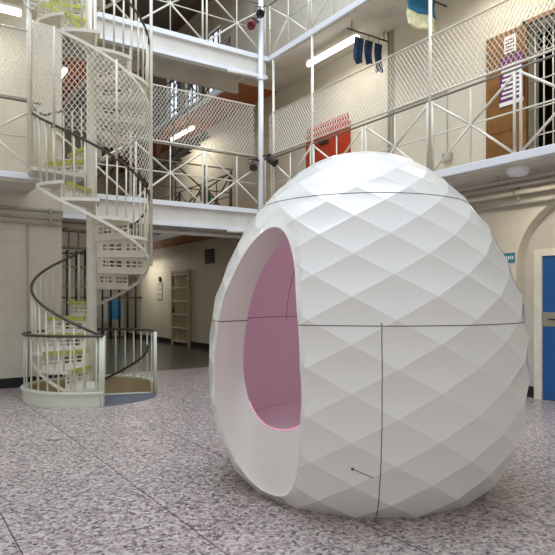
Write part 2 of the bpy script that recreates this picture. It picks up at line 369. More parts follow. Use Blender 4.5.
# lower flight: a from 279 (z 0) down to ... z = (279-a)*Q ; arrives at level 1 at a = -171 = 189
zlow = lambda a: (279-a)*QL
zup = lambda a: 3.30+(146-a)*QU
st = thing('spiral_staircase', 'white cast-iron spiral staircase with lime step edges rising through both galleries', 'staircase', (SX, SY, 0))
obj('column', tube(B(), [sp_(0, 0, -1.25), sp_(0, 0, 8.6)], .075, 20), M['white'], st, True)
def tread(a_hi, da, z, rise, cream):
    """one wedge tread: leading edge at a_hi, trailing at a_hi-da, top at z"""
    bm = B(); n = 5; top = []; bot = []
    A = [a_hi+3-(da+3)*k/n for k in range(n+1)]
    pts = [sp_(a, .84, 0) for a in A]+[sp_(a, .06, 0) for a in reversed(A)]
    top = [bm.verts.new(p+Vector((0, 0, z))) for p in pts]; bot = [bm.verts.new(p+Vector((0, 0, z-.045))) for p in pts]
    bm.faces.new(top); bm.faces.new(bot[::-1])
    for i in range(len(pts)): j = (i+1) % len(pts); bm.faces.new((top[i], bot[i], bot[j], top[j]))
    bmesh.ops.recalc_face_normals(bm, faces=bm.faces)
    t = obj('tread', bm, M['white'], st)
    # riser: pierced plate under the leading edge
    a = a_hi; d = (sp_(a, 1, 0)-SC0); tn = Vector((-d.y, d.x, 0))*.006
    def pl(bm, r0, r1, zz0, zz1):
        v = [SC0+d*rr+s*tn+Vector((0, 0, zz)) for s in (-1, 1) for rr, zz in ((r0, zz0), (r1, zz0), (r1, zz1), (r0, zz1))]
        v = [bm.verts.new(x) for x in v]
        for f in ((3, 2, 1, 0), (4, 5, 6, 7), (0, 1, 5, 4), (1, 2, 6, 5), (2, 3, 7, 6), (3, 0, 4, 7)): bm.faces.new([v[i] for i in f])
    bm = B(); zb = z-rise; zt = z-.045; h = zt-zb
    pl(bm, .06, .82, zb, zb+h*.30); pl(bm, .06, .82, zb+h*.46, zb+h*.58); pl(bm, .06, .82, zb+h*.76, zt)
    for row in ((.30, .46), (.58, .76)):
        for r0, r1 in ((.06, .17), (.25, .27), (.35, .37), (.45, .53), (.60, .62), (.68, .71), (.79, .82)): pl(bm, r0, r1, zb+h*row[0], zb+h*row[1])
    obj('riser', bm, M['white'], t)
    bm = B(); tn = Vector((-d.y, d.x, 0)).normalized()
    o0 = SC0+d*.10+tn*.045; o1 = SC0+d*.79+tn*.045
    for (p, q) in ((o0, o1),):
        v = []
        for s in (0, 1):
            for zz in (z-.05, z+.006):
                v.append((p-tn*.0 if s == 0 else q, zz))
        quad = [bm.verts.new((x.x, x.y, zz)) for x, zz in ((p+tn*.008, z-.05), (q+tn*.008, z-.05), (q+tn*.008, z+.005), (p+tn*.008, z+.005))]
        qb = [bm.verts.new((x.x, x.y, zz)) for x, zz in ((p-tn*.05, z-.0), (q-tn*.05, z-.0), (q-tn*.05, z+.005), (p-tn*.05, z+.005))]
        bm.faces.new(quad); bm.faces.new((quad[3], quad[2], qb[2], qb[3])); bm.faces.new(qb[::-1]); bm.faces.new((quad[0], qb[0], qb[1], quad[1]))
    nz = obj('nosing', bm, M['lime'], t); nz['label'] = 'lime painted step edge'
def stringer(zf, a0, a1, r=.83, drop=.06, hgt=.045):
    bm = B(); n = int(abs(a1-a0)/5); prev = None
    for k in range(n+1):
        a = a0+(a1-a0)*k/n; z = zf(a)-drop
        q = [bm.verts.new(sp_(a, rr, zz)) for rr, zz in ((r-.012, z), (r+.012, z), (r+.012, z+hgt), (r-.012, z+hgt))]
        if prev:
            for i in range(4): j = (i+1) % 4; bm.faces.new((prev[i], prev[j], q[j], q[i]))
        else: bm.faces.new(q)
        prev = q
    bm.faces.new(prev[::-1]); bmesh.ops.recalc_face_normals(bm, faces=bm.faces); return bm
# lower flight 15 steps, upper flight 15 steps, basement flight 5
DA = 33.15; RISE = .2357; RISU = .2275
for k in range(13):
    a = 279-k*DA; tread(a, DA, (k+1)*RISE, RISE, 0)
for k in range(14):
    a = 146-k*DA; tread(a, DA, H1+(k+1)*RISU, RISU, 1)
for k in range(4):
    a = 0+(k+1)*DA+2; tread(a, DA, -(k+1)*RISE, RISE, 1)
obj('stringer', stringer(zlow, 279, -152), M['white'], st)
obj('stringer', stringer(zup, 146, -318), M['white'], st)
def helix(zf, a0, a1, r, h, st_=4):
    n = int(abs(a1-a0)/st_); return [sp_(a0+(a1-a0)*k/n, r, zf(a0+(a1-a0)*k/n)+h) for k in range(n+1)]
HR = .94
def stepz(a, a0, base, rise): return base+(math.floor((a0-a)/DA)+1)*rise
obj('handrail', tube(B(), helix(zlow, 279, -160, .835, HR), .019, 8), M['rail'], st, True)['label'] = 'dark lower handrail'
obj('handrail', tube(B(), helix(lambda a: max(zup(a), H1)+.03, 195, -318, .835, HR), .017, 8), M['rail'], st, True)['label'] = 'dark upper handrail'
for k in range(45):
    a = 274-k*10; 
    if zlow(a) > H1-.05: break
    obj('baluster', bar(B(), sp_(a, SR, stepz(a, 279, 0, RISE)-.06), sp_(a, .83, zlow(a)+HR), .0135, 6), M['cream'], st, True)
for k in range(45):
    a = 141-k*10
    obj('baluster', bar(B(), sp_(a, SR, stepz(a, 146, H1, RISU)-.06), sp_(a, .83, zup(a)+HR), .0135, 6), M['cream'], st, True)
# landing at the first gallery, joining the left walkway
bm = B(); pts = [sp_(a, .88, 0) for a in range(146, 208, 6)]+[Vector((1.6, YL+.02, 0)), Vector((1.93, YL+.9, 0)), Vector((2.45, YL+.9, 0)), sp_(146, .12, 0), sp_(207, .12, 0)]
cen = sum(pts, Vector())/len(pts); pts.sort(key=lambda p: math.atan2(p.y-cen.y, p.x-cen.x))
t0 = [bm.verts.new(p+Vector((0, 0, H1))) for p in pts]; b0 = [bm.verts.new(p+Vector((0, 0, H1-.05))) for p in pts]
bm.faces.new(t0); bm.faces.new(b0[::-1])
for i in range(len(pts)): j = (i+1) % len(pts); bm.faces.new((t0[i], b0[i], b0[j], t0[j]))
obj('landing', bm, M['web'], st)
# scroll bracket at the head of the upper flight
bm = B()
for c, rr in (((0, 0), .11), ((.16, .1), .085), ((.02, .24), .07)):
    cen = sp_(203, .86, 5.62+c[1]); tube(bm, [cen+er*(c[0]+rr*math.cos(t))+Vector((0, 0, rr*math.sin(t))) for t in [2*PI*i/16 for i in range(16)]], .016, 6, closed=True)
    tube(bm, [cen+er*(c[0]+rr*.4*math.cos(t))+Vector((0, 0, rr*.4*math.sin(t))) for t in [2*PI*i/10 for i in range(10)]], .014, 6, closed=True)
obj('scroll_bracket', bm, M['white'], st, True)
# curved mesh guard on the stair
GR = .87
f = lambda u, z: sp_(math.degrees(u/GR), GR, z)
U0, U1 = R_(190)*GR, R_(356)*GR
deg = lambda u: math.degrees(u/GR)
lo = lambda u: zlow(deg(u)-360)+HR+.03
hi = lambda u: zup(deg(u)-360)-.06
ms = thing('stair_mesh_guard', 'curved diamond wire guard wrapped round the front of the spiral staircase', 'mesh screen', tuple(sp_(270, .9, 3.4)))
obj('wire_mesh', wires(B(), f, U0, U1, lo, hi, .075, 1.3, .0045, step=.05), M['wire'], ms)
for a in (201, 236, 292): obj('post', bar(B(), sp_(a, GR, lo(R_(a)*GR)-.05), sp_(a, GR, hi(R_(a)*GR)+.05), .017, 6), M['cream'], ms, True)
obj('post', bar(B(), sp_(351, .87, 1.95), sp_(351, .87, 8.0), .024, 8), M['white'], ms, True)
obj('post', bar(B(), sp_(200, .87, 3.2), sp_(200, .87, 5.7), .022, 8), M['white'], ms, True)

# guard round the stairwell
g = thing('stairwell_guard', 'low round pale green balustrade with dark rail around foot of spiral staircase', 'railing', (SX, SY, 0))
def arc_wall(bm, a0, a1, r0, r1, z0, z1, mi=(0, 0), n=40):
    prev = None
    for k in range(n+1):
        a = a0+(a1-a0)*k/n; q = [bm.verts.new(sp_(a, rr, zz)) for rr, zz in ((r0, z0), (r1, z0), (r1, z1), (r0, z1))]
        if prev:
            for i in range(4):
                j = (i+1) % 4; fc = bm.faces.new((prev[i], prev[j], q[j], q[i])); fc.material_index = mi[1] if i == 3 else mi[0]
        else: bm.faces.new(q)
        prev = q
    bm.faces.new(prev[::-1]); bmesh.ops.recalc_face_normals(bm, faces=bm.faces); return bm
bm = arc_wall(B(), 279, 0, .90, .955, 0, .17, (0, 0)); arc_wall(bm, 279, 0, .875, .98, .17, .195); obj('curb', bm, M['green'], g)
obj('pit_lining', arc_wall(B(), 275, -4, .865, .90, -1.3, .17), M['wood'], g)
obj('top_rail', tube(B(), [sp_(279-k*3, .94, .95) for k in range(95)], .03, 8, rz=.02), M['rail'], g, True)
for k in range(27):
    a = 274-k*10.4; obj('baluster', bar(B(), sp_(a, .93, .19), sp_(a, .93, .94), .012, 6), M['green'], g, True)
for a in (279, 277, 0, -3.5): obj('post', bar(B(), sp_(a, .93, .0), sp_(a, .93, .95), .026, 8), M['green'], g, True)
obj('well_handrail', tube(B(), [sp_(-8+k*4, .82, .74-(k*4)*QL) for k in range(36)], .02, 8), M['rail'], g, True)
# landing quadrant at floor level
bm = B(); pts = [sp_(a, .955, .006) for a in range(279, 362, 5)]+[sp_(0, .07, .006)]
t0 = [bm.verts.new(p) for p in pts]; b0 = [bm.verts.new(p-Vector((0, 0, .08))) for p in pts]
bm.faces.new(t0); bm.faces.new(b0[::-1])
for i in range(len(pts)): j = (i+1) % len(pts); bm.faces.new((t0[i], b0[i], b0[j], t0[j]))
bmesh.ops.recalc_face_normals(bm, faces=bm.faces); obj('floor_landing', bm, M['mat_grey'], g)
bm = B(); bar(bm, sp_(0, .07, .01), sp_(0, .92, .01), .014, 6); obj('landing_edge', bm, M['green'], g)
bm = B(); bm.faces.new([bm.verts.new(v) for v in circ(.90, 40, -1.3)]); struct('floor_pit', bm, M['darkfloor'])

# ------------------------------------------------------------------ egg pod
EC = FW*4.83+RT*.70
def ed(az): a = R_(az); return -FW*math.cos(a)+RT*math.sin(a)
PR = [(0, .93), (.1, 1.035), (.2, 1.095), (.4, 1.18), (.61, 1.235), (.85, 1.25), (1.1, 1.25), (1.44, 1.205), (1.65, 1.13), (1.85, 1.045), (2.05, .93), (2.25, .77), (2.40, .61), (2.52, .44), (2.595, .25), (2.615, 0)]
def prof(z, P=PR):
    for i in range(len(P)-1):
        if z <= P[i+1][0]:
            # Catmull-Rom
            p0 = P[max(i-1, 0)]; p1 = P[i]; p2 = P[i+1]; p3 = P[min(i+2, len(P)-1)]
            t = (z-p1[0])/(p2[0]-p1[0]); m1 = (p2[1]-p0[1])/(p2[0]-p0[0])*(p2[0]-p1[0]); m2 = (p3[1]-p1[1])/(p3[0]-p1[0])*(p2[0]-p1[0])
            return max(0, (2*t**3-3*t*t+1)*p1[1]+(t**3-2*t*t+t)*m1+(-2*t**3+3*t*t)*p2[1]+(t**3-t*t)*m2)
    return 0
ZR = [0, .13, .27, .415, .565, .715, .87, 1.02, 1.17, 1.32, 1.465, 1.605, 1.74, 1.875, 2.0, 2.115, 2.22, 2.31, 2.39, 2.455, 2.52, 2.562, 2.595]
NF = 14; AZ0 = 1.35
def V(k, i):                      # ring k, half-step index i
    z = ZR[k]; r = prof(z)*1.006
    az = AZ0+(i+(.5 if (k % 2) == 0 else 0))*360/NF
    p = EC+ed(az)*r; return Vector((p.x, p.y, z))
# ring index 7 (z=1.02) and 9 (1.32) carry az0 -> odd rings are phase 0
facets = []
K = len(ZR)
for k in range(K):
    for i in range(NF):
        # rhombus with bottom (k-1... ) : bottom vertex on ring k, sides on ring k+1, top on ring k+2
        sL, sR = (i, i+1) if (k % 2) == 0 else (i-1, i)   # neighbours on the opposite phase ring
        if k+2 < K:
            b_, l_, r_2, t_ = V(k, i), V(k+1, sL), V(k+1, sR), V(k+2, i); facets.append([b_, r_2, t_, l_])
        elif k+1 < K:
            facets.append([V(k, i), V(k+1, sR), V(k+1, sL)])
for i in range(NF):               # bottom closing triangles and the cap
    facets.append([V(0, i), V(1, i+1), V(0, i+1)])
    apex = Vector((EC.x, EC.y, 2.617)); facets.append([V(K-1, i), V(K-1, i+1), apex])
# opening: convex outline in (u,z) seen along the opening axis
OAZ = -48.5; OD = ed(OAZ); OU = Vector((-OD.y, OD.x, 0))      # outward axis, horizontal across
if OU.dot(RT) < 0: OU = -OU
def outline(s=1.0, n=72, inner=False):
    pts = []
    for k in range(n):
        t = 2*PI*k/n; c, s_ = math.cos(t), math.sin(t)
        zc, up, dn, w = (.86, 1.10, .79, .468) if not inner else (.95, .98, .43, .425)
        z = zc+(up if s_ > 0 else dn)*math.copysign(abs(s_)**1.0, s_)
        wq = w*math.copysign(abs(c)**(1.0 if s_ > 0 else (.92 if inner else .84)), c)
        pts.append((wq*s+(0 if inner else -.006), zc+(z-zc)*s))
    return pts
OUT = outline(); INO = outline(1, 72, True)
EC0 = Vector((EC.x, EC.y, 0))
def uz(p): return ((p-EC0).dot(OU), p.z)
def side(p, a, b): u, z = uz(p); return (b[0]-a[0])*(z-a[1])-(b[1]-a[1])*(u-a[0])
def clip(poly, a, b, keep_left):
    o = []; n_ = len(poly)
    for i in range(n_):
        p, q = poly[i], poly[(i+1) % n_]; sp0, sq0 = side(p, a, b), side(q, a, b)
        if not keep_left: sp0, sq0 = -sp0, -sq0
        if sp0 >= 0: o.append(p)
        if (sp0 > 1e-9 and sq0 < -1e-9) or (sp0 < -1e-9 and sq0 > 1e-9): o.append(p.lerp(q, sp0/(sp0-sq0)))
    return o if len(o) > 2 else None
def cut(poly, out=None):
    """poly minus the opening (front side only)"""
    out = out or OUT
    if all((p-EC0).dot(OD) < .1 for p in poly): return [poly]
    res = []; cur = poly
    for i in range(len(out)):
        a, b = out[i], out[(i+1) % len(out)]
        o_ = clip(cur, a, b, False)
        if o_: res.append(o_)
        cur = clip(cur, a, b, True)
        if not cur: return [poly] if i == -1 else res
    return res
bm = B(); norms = []; tris = []
UMAX = max(abs(p[0]) for p in OUT)
def bary(p, t):
    v0, v1, v2 = t[1]-t[0], t[2]-t[0], p-t[0]; d00, d01, d11, d20, d21 = v0.dot(v0), v0.dot(v1), v1.dot(v1), v2.dot(v0), v2.dot(v1)
    dn = d00*d11-d01*d01
    if abs(dn) < 1e-16: return 1, 0, 0
    v = (d11*d20-d01*d21)/dn; w = (d00*d21-d01*d20)/dn; return 1-v-w, v, w
DENT = .0028; NG = 8
for F in facets:
    c = sum(F, Vector())/len(F); outv = c-Vector((EC.x, EC.y, 1.1))
    nrm = (F[2]-F[0]).cross(F[1]-F[3]) if len(F) == 4 else (F[1]-F[0]).cross(F[2]-F[0])
    if nrm.length < 1e-9: continue
    nrm.normalize(); nrm = nrm if nrm.dot(outv) > 0 else -nrm
    if len(F) == 3:
        grid = [(F, [nrm]*3)]
    else:
        size = (F[2]-F[0]).length*(F[1]-F[3]).length; dent = DENT*min(1, size/.15)
        def P_(a, b):
            p = Pf(a, b); u, z = uz(p); e = math.hypot((u+.006)/.468, (z-.86)/(1.10 if z > .86 else .79))
            w = 0 if (p-EC0).dot(OD) < .1 else max(0, min(1, (1.10-e)/.075)); w = w*w*(3-2*w)
            if w > 0:
                d = p-EC0; d.z = 0; rr = prof(z)*.985; q = EC0+d.normalized()*rr+Vector((0, 0, z)); p = p.lerp(q, w)
            return p
        def Pf(a, b):
            return (F[0]*(1-a)+F[1]*a)*(1-b)+(F[3]*(1-a)+F[2]*a)*b-nrm*dent*(16*a*(1-a)*b*(1-b))**.8
        def N_(a, b):
            e = .02; a0, a1, b0, b1 = max(0, a-e), min(1, a+e), max(0, b-e), min(1, b+e)
            q = (P_(a1, b)-P_(a0, b)).cross(P_(a, b1)-P_(a, b0)); q.normalize(); return q if q.dot(nrm) > 0 else -q
        G = [[(P_(a/NG, b/NG), N_(a/NG, b/NG)) for a in range(NG+1)] for b in range(NG+1)]; grid = []
        for b in range(NG):
            for a in range(NG):
                q = [G[b][a], G[b][a+1], G[b+1][a+1], G[b+1][a]]
                for ii in ((0, 1, 2), (0, 2, 3)): grid.append(([q[i][0] for i in ii], [q[i][1] for i in ii]))
    for t, ns in grid:
        tris.append(t)
        if (t[1]-t[0]).cross(t[2]-t[0]).dot(nrm) < 0: t = t[::-1]; ns = ns[::-1]
        us = [uz(p) for p in t]
        far = min(u for u, z in us) > UMAX or max(u for u, z in us) < -UMAX
        for pc in ([t] if far else cut(t)):
            if len(pc) < 3: continue
            bm.faces.new([bm.verts.new(p) for p in pc])
            for p in pc:
                w = bary(p, t); v = ns[0]*w[0]+ns[1]*w[1]+ns[2]*w[2]; norms.append(tuple(v.normalized()))
egg = thing('egg_pod', 'huge glossy white faceted egg-shaped pod with oval doorway and pink interior', 'pod', (EC.x, EC.y, 0))
sh = obj('outer_shell', bm, M['egg'], egg)
me = sh.data; me.polygons.foreach_set('use_smooth', [True]*len(me.polygons))
ln = norms
if len(ln) == len(me.loops): me.normals_split_custom_set(ln)
else: print('NORMAL MISMATCH', len(ln), len(me.loops)); me.polygons.foreach_set('use_smooth', [False]*len(me.polygons))
# inner shell, smooth
PI_ = [(.05, .62), (.2, .80), (.4, .91), (.61, .97), (.85, 1.0), (1.1, 1.0), (1.44, .955), (1.65, .89), (1.85, .79), (2.05, .65), (2.2, .49), (2.28, .36), (2.33, .2), (2.36, 0)]
zi = [.05+.0577*k for k in range(41)]; itris = []; bm = B(); NI = 64
def VI(k, i): z = zi[k]; a = 2*PI*i/NI; rr = prof(z, PI_) if k < 40 else 0.001; return Vector((EC.x+rr*math.cos(a), EC.y+rr*math.sin(a), z))
for k in range(40):
    for i in range(NI):
        q = [VI(k, i), VI(k+1, i), VI(k+1, i+1), VI(k, i+1)]; itris += [[q[0], q[1], q[2]], [q[0], q[2], q[3]]]
        for t in ([q[0], q[1], q[2]], [q[0], q[2], q[3]]):
            for pc in cut(t, INO):
                if len(pc) > 2: bm.faces.new([bm.verts.new(p) for p in pc])
bmesh.ops.remove_doubles(bm, verts=bm.verts, dist=.0006)
o_in = obj('inner_shell', bm, M['eggin'], egg, True); o_in['label'] = 'pink-lit smooth inner wall'
def bvh(tr):
    vs = [v for t in tr for v in t]; return BVHTree.FromPolygons([tuple(v) for v in vs], [(3*i, 3*i+1, 3*i+2) for i in range(len(tr))])
bo, bi = bvh(tris), bvh(itris)
def hit(b, u, z):
    h = b.ray_cast(EC0+OU*u+OD*3+Vector((0, 0, z)), -OD); return h[0]
bm = B(); rings = []
FO = outline(1.0, 160); FI = outline(1.0, 160, True)
for (u, z), (u2, z2) in zip(FO, FI):
    po = hit(bo, u, z); pi2 = hit(bi, u2, z2)
    po = po or EC0+OU*u+OD*.9+Vector((0, 0, z)); pi2 = pi2 or po-OD*.25
    row = []
    for j in range(11):
        t = j/10; p = po.lerp(pi2, t); low = max(0, min(1, (.75-z)/.5))
        p.z -= .10*low*4*t*(1-t)
        row.append(p)
    row[0] = row[0]+OD*.001; rings.append(row)
vs = [[bm.verts.new(p) for p in q] for q in rings]
for i in range(len(vs)):
    for j in range(10): bm.faces.new((vs[i][j], vs[i][j+1], vs[(i+1) % len(vs)][j+1], vs[(i+1) % len(vs)][j]))
bmesh.ops.recalc_face_normals(bm, faces=bm.faces); rim = obj('door_reveal', bm, M['eggrim'], egg, True)
# floor inside
bm = B(); bm.faces.new([bm.verts.new(EC0+Vector((.93*math.cos(2*PI*i/64), .93*math.sin(2*PI*i/64), .47))) for i in range(64)])
obj('interior_floor', bm, M['eggin'], egg)
# emissive line painting the highlight along the lower inner edge of the doorway
pts = [rings[i][10]+Vector((0, 0, .006)) for i in range(98, 150)]
obj('edge_highlight', tube(B(), pts, .0035, 6), M['pinkglow'], egg)
pl = bpy.data.lights.new('pink_glow', 'AREA'); pl.shape = 'DISK'; pl.size = .5; pl.energy = 3.0; pl.color = (1, .50, .76)
plo = bpy.data.objects.new('pink_glow', pl); COL.objects.link(plo); plo.location = (EC.x+.15, EC.y+.1, 2.25)
plo.parent = egg; plo.location = (.15, .1, 2.25)
# seams: slice the facets with a plane and lay a hairline tube
def slice_(tr, n_, d_, keep):
    segs = []
    for t in tr:
        s = [p.dot(n_)-d_ for p in t]; pts = []
        for i in range(3):
            j = (i+1) % 3
            if (s[i] < 0) != (s[j] < 0): pts.append(t[i].lerp(t[j], s[i]/(s[i]-s[j])))
        if len(pts) == 2 and keep((pts[0]+pts[1])/2) and (pts[0]-pts[1]).length > 1e-5: segs.append(pts)
    return segs
def in_open(p, s=1.0):
    if (p-EC0).dot(OD) < 0: return False
    u, z = uz(p); u /= s
    return all((OUT[(i+1) % 72][0]-OUT[i][0])*(z-OUT[i][1])-(OUT[(i+1) % 72][1]-OUT[i][1])*(u-OUT[i][0]) > 0 for i in range(72))
def seam(name, tr, n_, d_, keep, r=.003, m=None):
    bm = B(); k = 0
    for p, q in slice_(tr, n_, d_, keep): tube(bm, [p, q], r, 5); k += 1
    if k: obj(name, bm, m or M['seam'], egg)
Zv = Vector((0, 0, 1)); SZ = 1.285
# break long facets near the doorway so the seam can stop at its edge
def fine(tr, lvl=2):
    for _ in range(lvl):
        o = []
        for a, b, c in tr:
            ab, bc_, ca = (a+b)/2, (b+c)/2, (c+a)/2; o += [[a, ab, ca], [ab, b, bc_], [ca, bc_, c], [ab, bc_, ca]]
        tr = o
    return tr
ft = tris
seam('horizontal_seam', ft, Zv, SZ, lambda p: not in_open(p))
seam('upper_seam', ft, Zv, 2.17, lambda p: not in_open(p), .003)
t_ = ed(-3.0+90); seam('vertical_seam', ft, t_, EC.dot(t_), lambda p: p.z < SZ+.02 and (p-EC0).dot(ed(-3)) > 0)
t_ = ed(70+90); seam('vertical_seam', ft, t_, EC.dot(t_), lambda p: SZ < p.z < 2.17 and (p-EC0).dot(ed(70)) > 0, .003)
t_ = ed(-140+90); seam('vertical_seam', ft, t_, EC.dot(t_), lambda p: p.z < SZ and (p-EC0).dot(ed(-140)) > 0)
seam('inner_seam', itris, Zv, SZ, lambda p: (p-EC0).dot(OD) < .8, .003, M['pinkseam'])
t_ = ed(-141+90); seam('inner_seam', itris, t_, EC.dot(t_), lambda p: SZ < p.z < 2.2 and (p-EC0).dot(ed(-141)) > 0, .003, M['pinkseam'])
# reveal seam
best = min((r_ for r_ in rings if uz(r_[0])[0] < 0), key=lambda r_: abs(r_[0].z-SZ)+abs(r_[10].z-SZ)*.3)
obj('reveal_seam', tube(B(), [best[0]]+[Vector((p.x, p.y, best[0].z+(SZ-best[0].z)*k/10)) for k, p in enumerate(best) if k], .003, 5), M['seam'], egg)
# flush latch
bf = bvh(tris)
def on(px, py):
    d = (FW+RT*((px-277.5)/591)+Zv*((299-py)/591)); h = bf.ray_cast(Vector((0, 0, EYE)), d); return h[0]-d.normalized()*.002
a, b = on(352.5, 469), on(372, 477.5)
bm = B(); tube(bm, [a, b], .0022, 5); tube(bm, [a-(-FW)*.004, a+(-FW)*.004], .009, 12); tube(bm, [b-(-FW)*.004, b+(-FW)*.003], .004, 10); obj('latch', bm, M['seam'], egg)

# ------------------------------------------------------------------ fluorescent lamps
def lamp(label, P, U, L, power, zt):
    P = Vector(P); U = Vector(U); root = thing('fluorescent_lamp', label, 'lamp', tuple(P), 'fluorescent tubes under the walkways')
    W_ = U.cross(Zv)
    def pr(bm, w0, w1, z0, z1, l):
        c = [P+U*s*l/2+W_*w+Zv*z for s in (-1, 1) for w, z in ((w0, z0), (w1, z0), (w1, z1), (w0, z1))]; v = [bm.verts.new(x) for x in c]
        for f_ in ((3, 2, 1, 0), (4, 5, 6, 7), (0, 1, 5, 4), (1, 2, 6, 5), (2, 3, 7, 6), (3, 0, 4, 7)): bm.faces.new([v[i] for i in f_])
        bmesh.ops.recalc_face_normals(bm, faces=bm.faces); return bm
    obj('lamp_body', pr(B(), -.05, .05, .05, .09, L), M['lampbody'], root)
    obj('diffuser', tube(B(), [P-U*L/2, P+U*L/2], .047, 12), M['lamp'], root, True)
    for s in (-.35, .35): obj('hanger', bar(B(), P+U*L*s+Zv*.08, P+U*L*s+Zv*(zt-P.z), .008, 6), M['pipe'], root)
    l = bpy.data.lights.new('tube_light', 'AREA'); l.shape = 'RECTANGLE'; l.size = L; l.size_y = .1; l.energy = power; l.color = (1, .93, .78)
    o = bpy.data.objects.new('tube_light', l); COL.objects.link(o); o.parent = root; o.location = (0, 0, -.075); o.rotation_euler = (0, 0, math.atan2(U.y, U.x))
    return root
lamp('fluorescent tube under upper right walkway, left of hanging dark clothes', (7.06, 8.8, 6.15), (0, 1, 0), 1.5, 20, H2-.13)
lamp('fluorescent tube hanging near the brown soffit behind the bridge mesh', (7.1, 15.7, 6.2), (0, 1, 0), 1.5, 30, H2-.13)
lamp('fluorescent tube in the top left corner above the left walkway', (1.0, 9.9, 5.9), (1, 0, 0), 1.5, 11, H2-.13)
lamp('fluorescent tube under upper right walkway above the brown wooden door', (7.1, 5.2, 6.22), (0, 1, 0), 1.5, 22, H2-.13)
lamp('fluorescent tube under the lower far gallery seen left of the egg', (7.0, 19.4, 2.95), (0, 1, 0), 1.5, 26, H1-.13)
lamp('fluorescent tube under the lower left far gallery behind the staircase', (3.1, 14.2, 2.9), (0, 1, 0), 1.5, 8, H1-.13)
lamp('fluorescent tube under the upper left far gallery behind the staircase', (3.1, 13.4, 6.2), (0, 1, 0), 1.5, 12, H2-.13)

# ------------------------------------------------------------------ doors and fittings on the right wall
d = thing('door_1', 'flat blue door with metal lock plate in the arched alcove', 'door', (XW+.19, 4.4, 0)); d['kind'] = 'structure'
bm = B(); box(bm, (XW+.15, 3.9, .01), (XW+.19, 5.0, 2.07)); obj('door_leaf', bm, M['blue'], d)
bm = B(); box(bm, (XW+.12, 5.0, 0), (XW+.2, 5.12, 2.17)); box(bm, (XW+.12, 3.8, 2.07), (XW+.2, 5.0, 2.17)); box(bm, (XW+.12, 3.8, 0), (XW+.2, 3.9, 2.17)); obj('door_frame', bm, M['white'], d)
bm = B(); box(bm, (XW+.142, 4.4, 1.06), (XW+.15, 4.99, 1.26)); pt = obj('lock_plate', bm, M['steel'], d)
bm = B(); tube(bm, [(XW+.142, 4.88, 1.16), (XW+.11, 4.88, 1.16), (XW+.11, 4.78, 1.16)], .011, 8); obj('door_handle', bm, M['black'], pt, True)
d = thing('door_2', 'red door with striped panel over it, behind the first-floor railing', 'door', (XW-.04, 9.95, H1)); d['kind'] = 'structure'
bm = B(); box(bm, (XW-.05, 9.05, H1), (XW-.005, 10.5, 5.02)); obj('door_leaf', bm, M['red'], d)
bm = B(); box(bm, (XW-.03, 9.05, 5.02), (XW-.005, 10.5, 5.2)); obj('transom', bm, M['paper'], d)
bm = B()
for k in range(18): box(bm, (XW-.05, 9.07+k*.08, 5.02), (XW-.03, 9.11+k*.08, 5.19))
obj('transom_bars', bm, M['red'], d)
bm = B(); box(bm, (XW-.08, 9.7, 4.72), (XW-.05, 10.0, 4.78)); obj('door_closer', bm, M['black'], d)
d = thing('door_3', 'varnished brown wooden door standing open flat against wall', 'door', (XW-.04, 5.5, H1)); d['kind'] = 'structure'
bm = B(); box(bm, (XW-.06, 5.2, H1+.01), (XW-.015, 5.81, 5.43), .004)
for z0, z1 in ((H1+.2, H1+.55), (H1+.65, H1+.95)): box(bm, (XW-.068, 5.28, z0), (XW-.06, 5.77, z1), .003)
obj('door_leaf', bm, M['bwood'], d)
bm = B(); box(bm, (XW-.04, 5.14, H1), (XW+.02, 5.2, 5.48)); box(bm, (XW-.04, 3.9, 5.42), (XW+.02, 5.2, 5.48)); obj('door_frame', bm, M['bwood'], d)
# grille gate of the dark room
gr = thing('grille_gate', 'white barred grille across the dark doorway at right edge', 'gate', (XW+.12, 4.57, H1))
for k in range(9): obj('bar', bar(B(), (XW+.12, 5.1-k*.14, H1+.01), (XW+.12, 5.1-k*.14, 5.4), .012, 6), M['white'], gr, True)
for k in range(6): obj('cross_bar', bar(B(), (XW+.11, 3.96, H1+.12+k*.4), (XW+.11, 5.18, H1+.12+k*.4), .012, 6), M['white'], gr, True)
# poster, hung on the door
ps = thing('poster', 'purple poster with white lines of writing on brown wooden door', 'poster', (XW-.075, 5.33, 4.36))
bm = B(); box(bm, (XW-.075, 5.16, 4.36), (XW-.069, 5.56, 5.04)); obj('sheet', bm, M['purple'], ps)
bm = B()
for k in range(8): box(bm, (XW-.078, 5.19, 4.43+k*.065), (XW-.075, 5.53-(k*7 % 3)*.02, 4.462+k*.065))
box(bm, (XW-.078, 5.16, 4.32), (XW-.069, 5.56, 4.38)); obj('printed_lines', bm, M['paper'], ps)
ps = thing('notice', 'pink and white notice taped above purple poster, behind the mesh', 'notice', (XW-.075, 5.4, 5.09))
bm = B(); box(bm, (XW-.075, 5.28, 5.09), (XW-.07, 5.48, 5.34)); obj('sheet', bm, M['paper'], ps)
bm = B()
for k in range(4): box(bm, (XW-.078, 5.31, 5.12+k*.05), (XW-.075, 5.45, 5.14+k*.05))
obj('printed_lines', bm, M['redcloth'], ps)
# teal sign right of egg
s = thing('wall_sign', 'small teal sign with pale lettering on wall right of egg', 'sign', (XW-.012, 5.45, 1.99))
bm = B(); box(bm, (XW-.012, 5.345, 1.99), (XW-.001, 5.56, 2.135)); obj('sign_plate', bm, M['teal'], s)
bm = B()
for k in range(5): box(bm, (XW-.015, 5.37+k*.035, 2.04), (XW-.012, 5.39+k*.035, 2.09))
obj('lettering', bm, M['paper'], s)
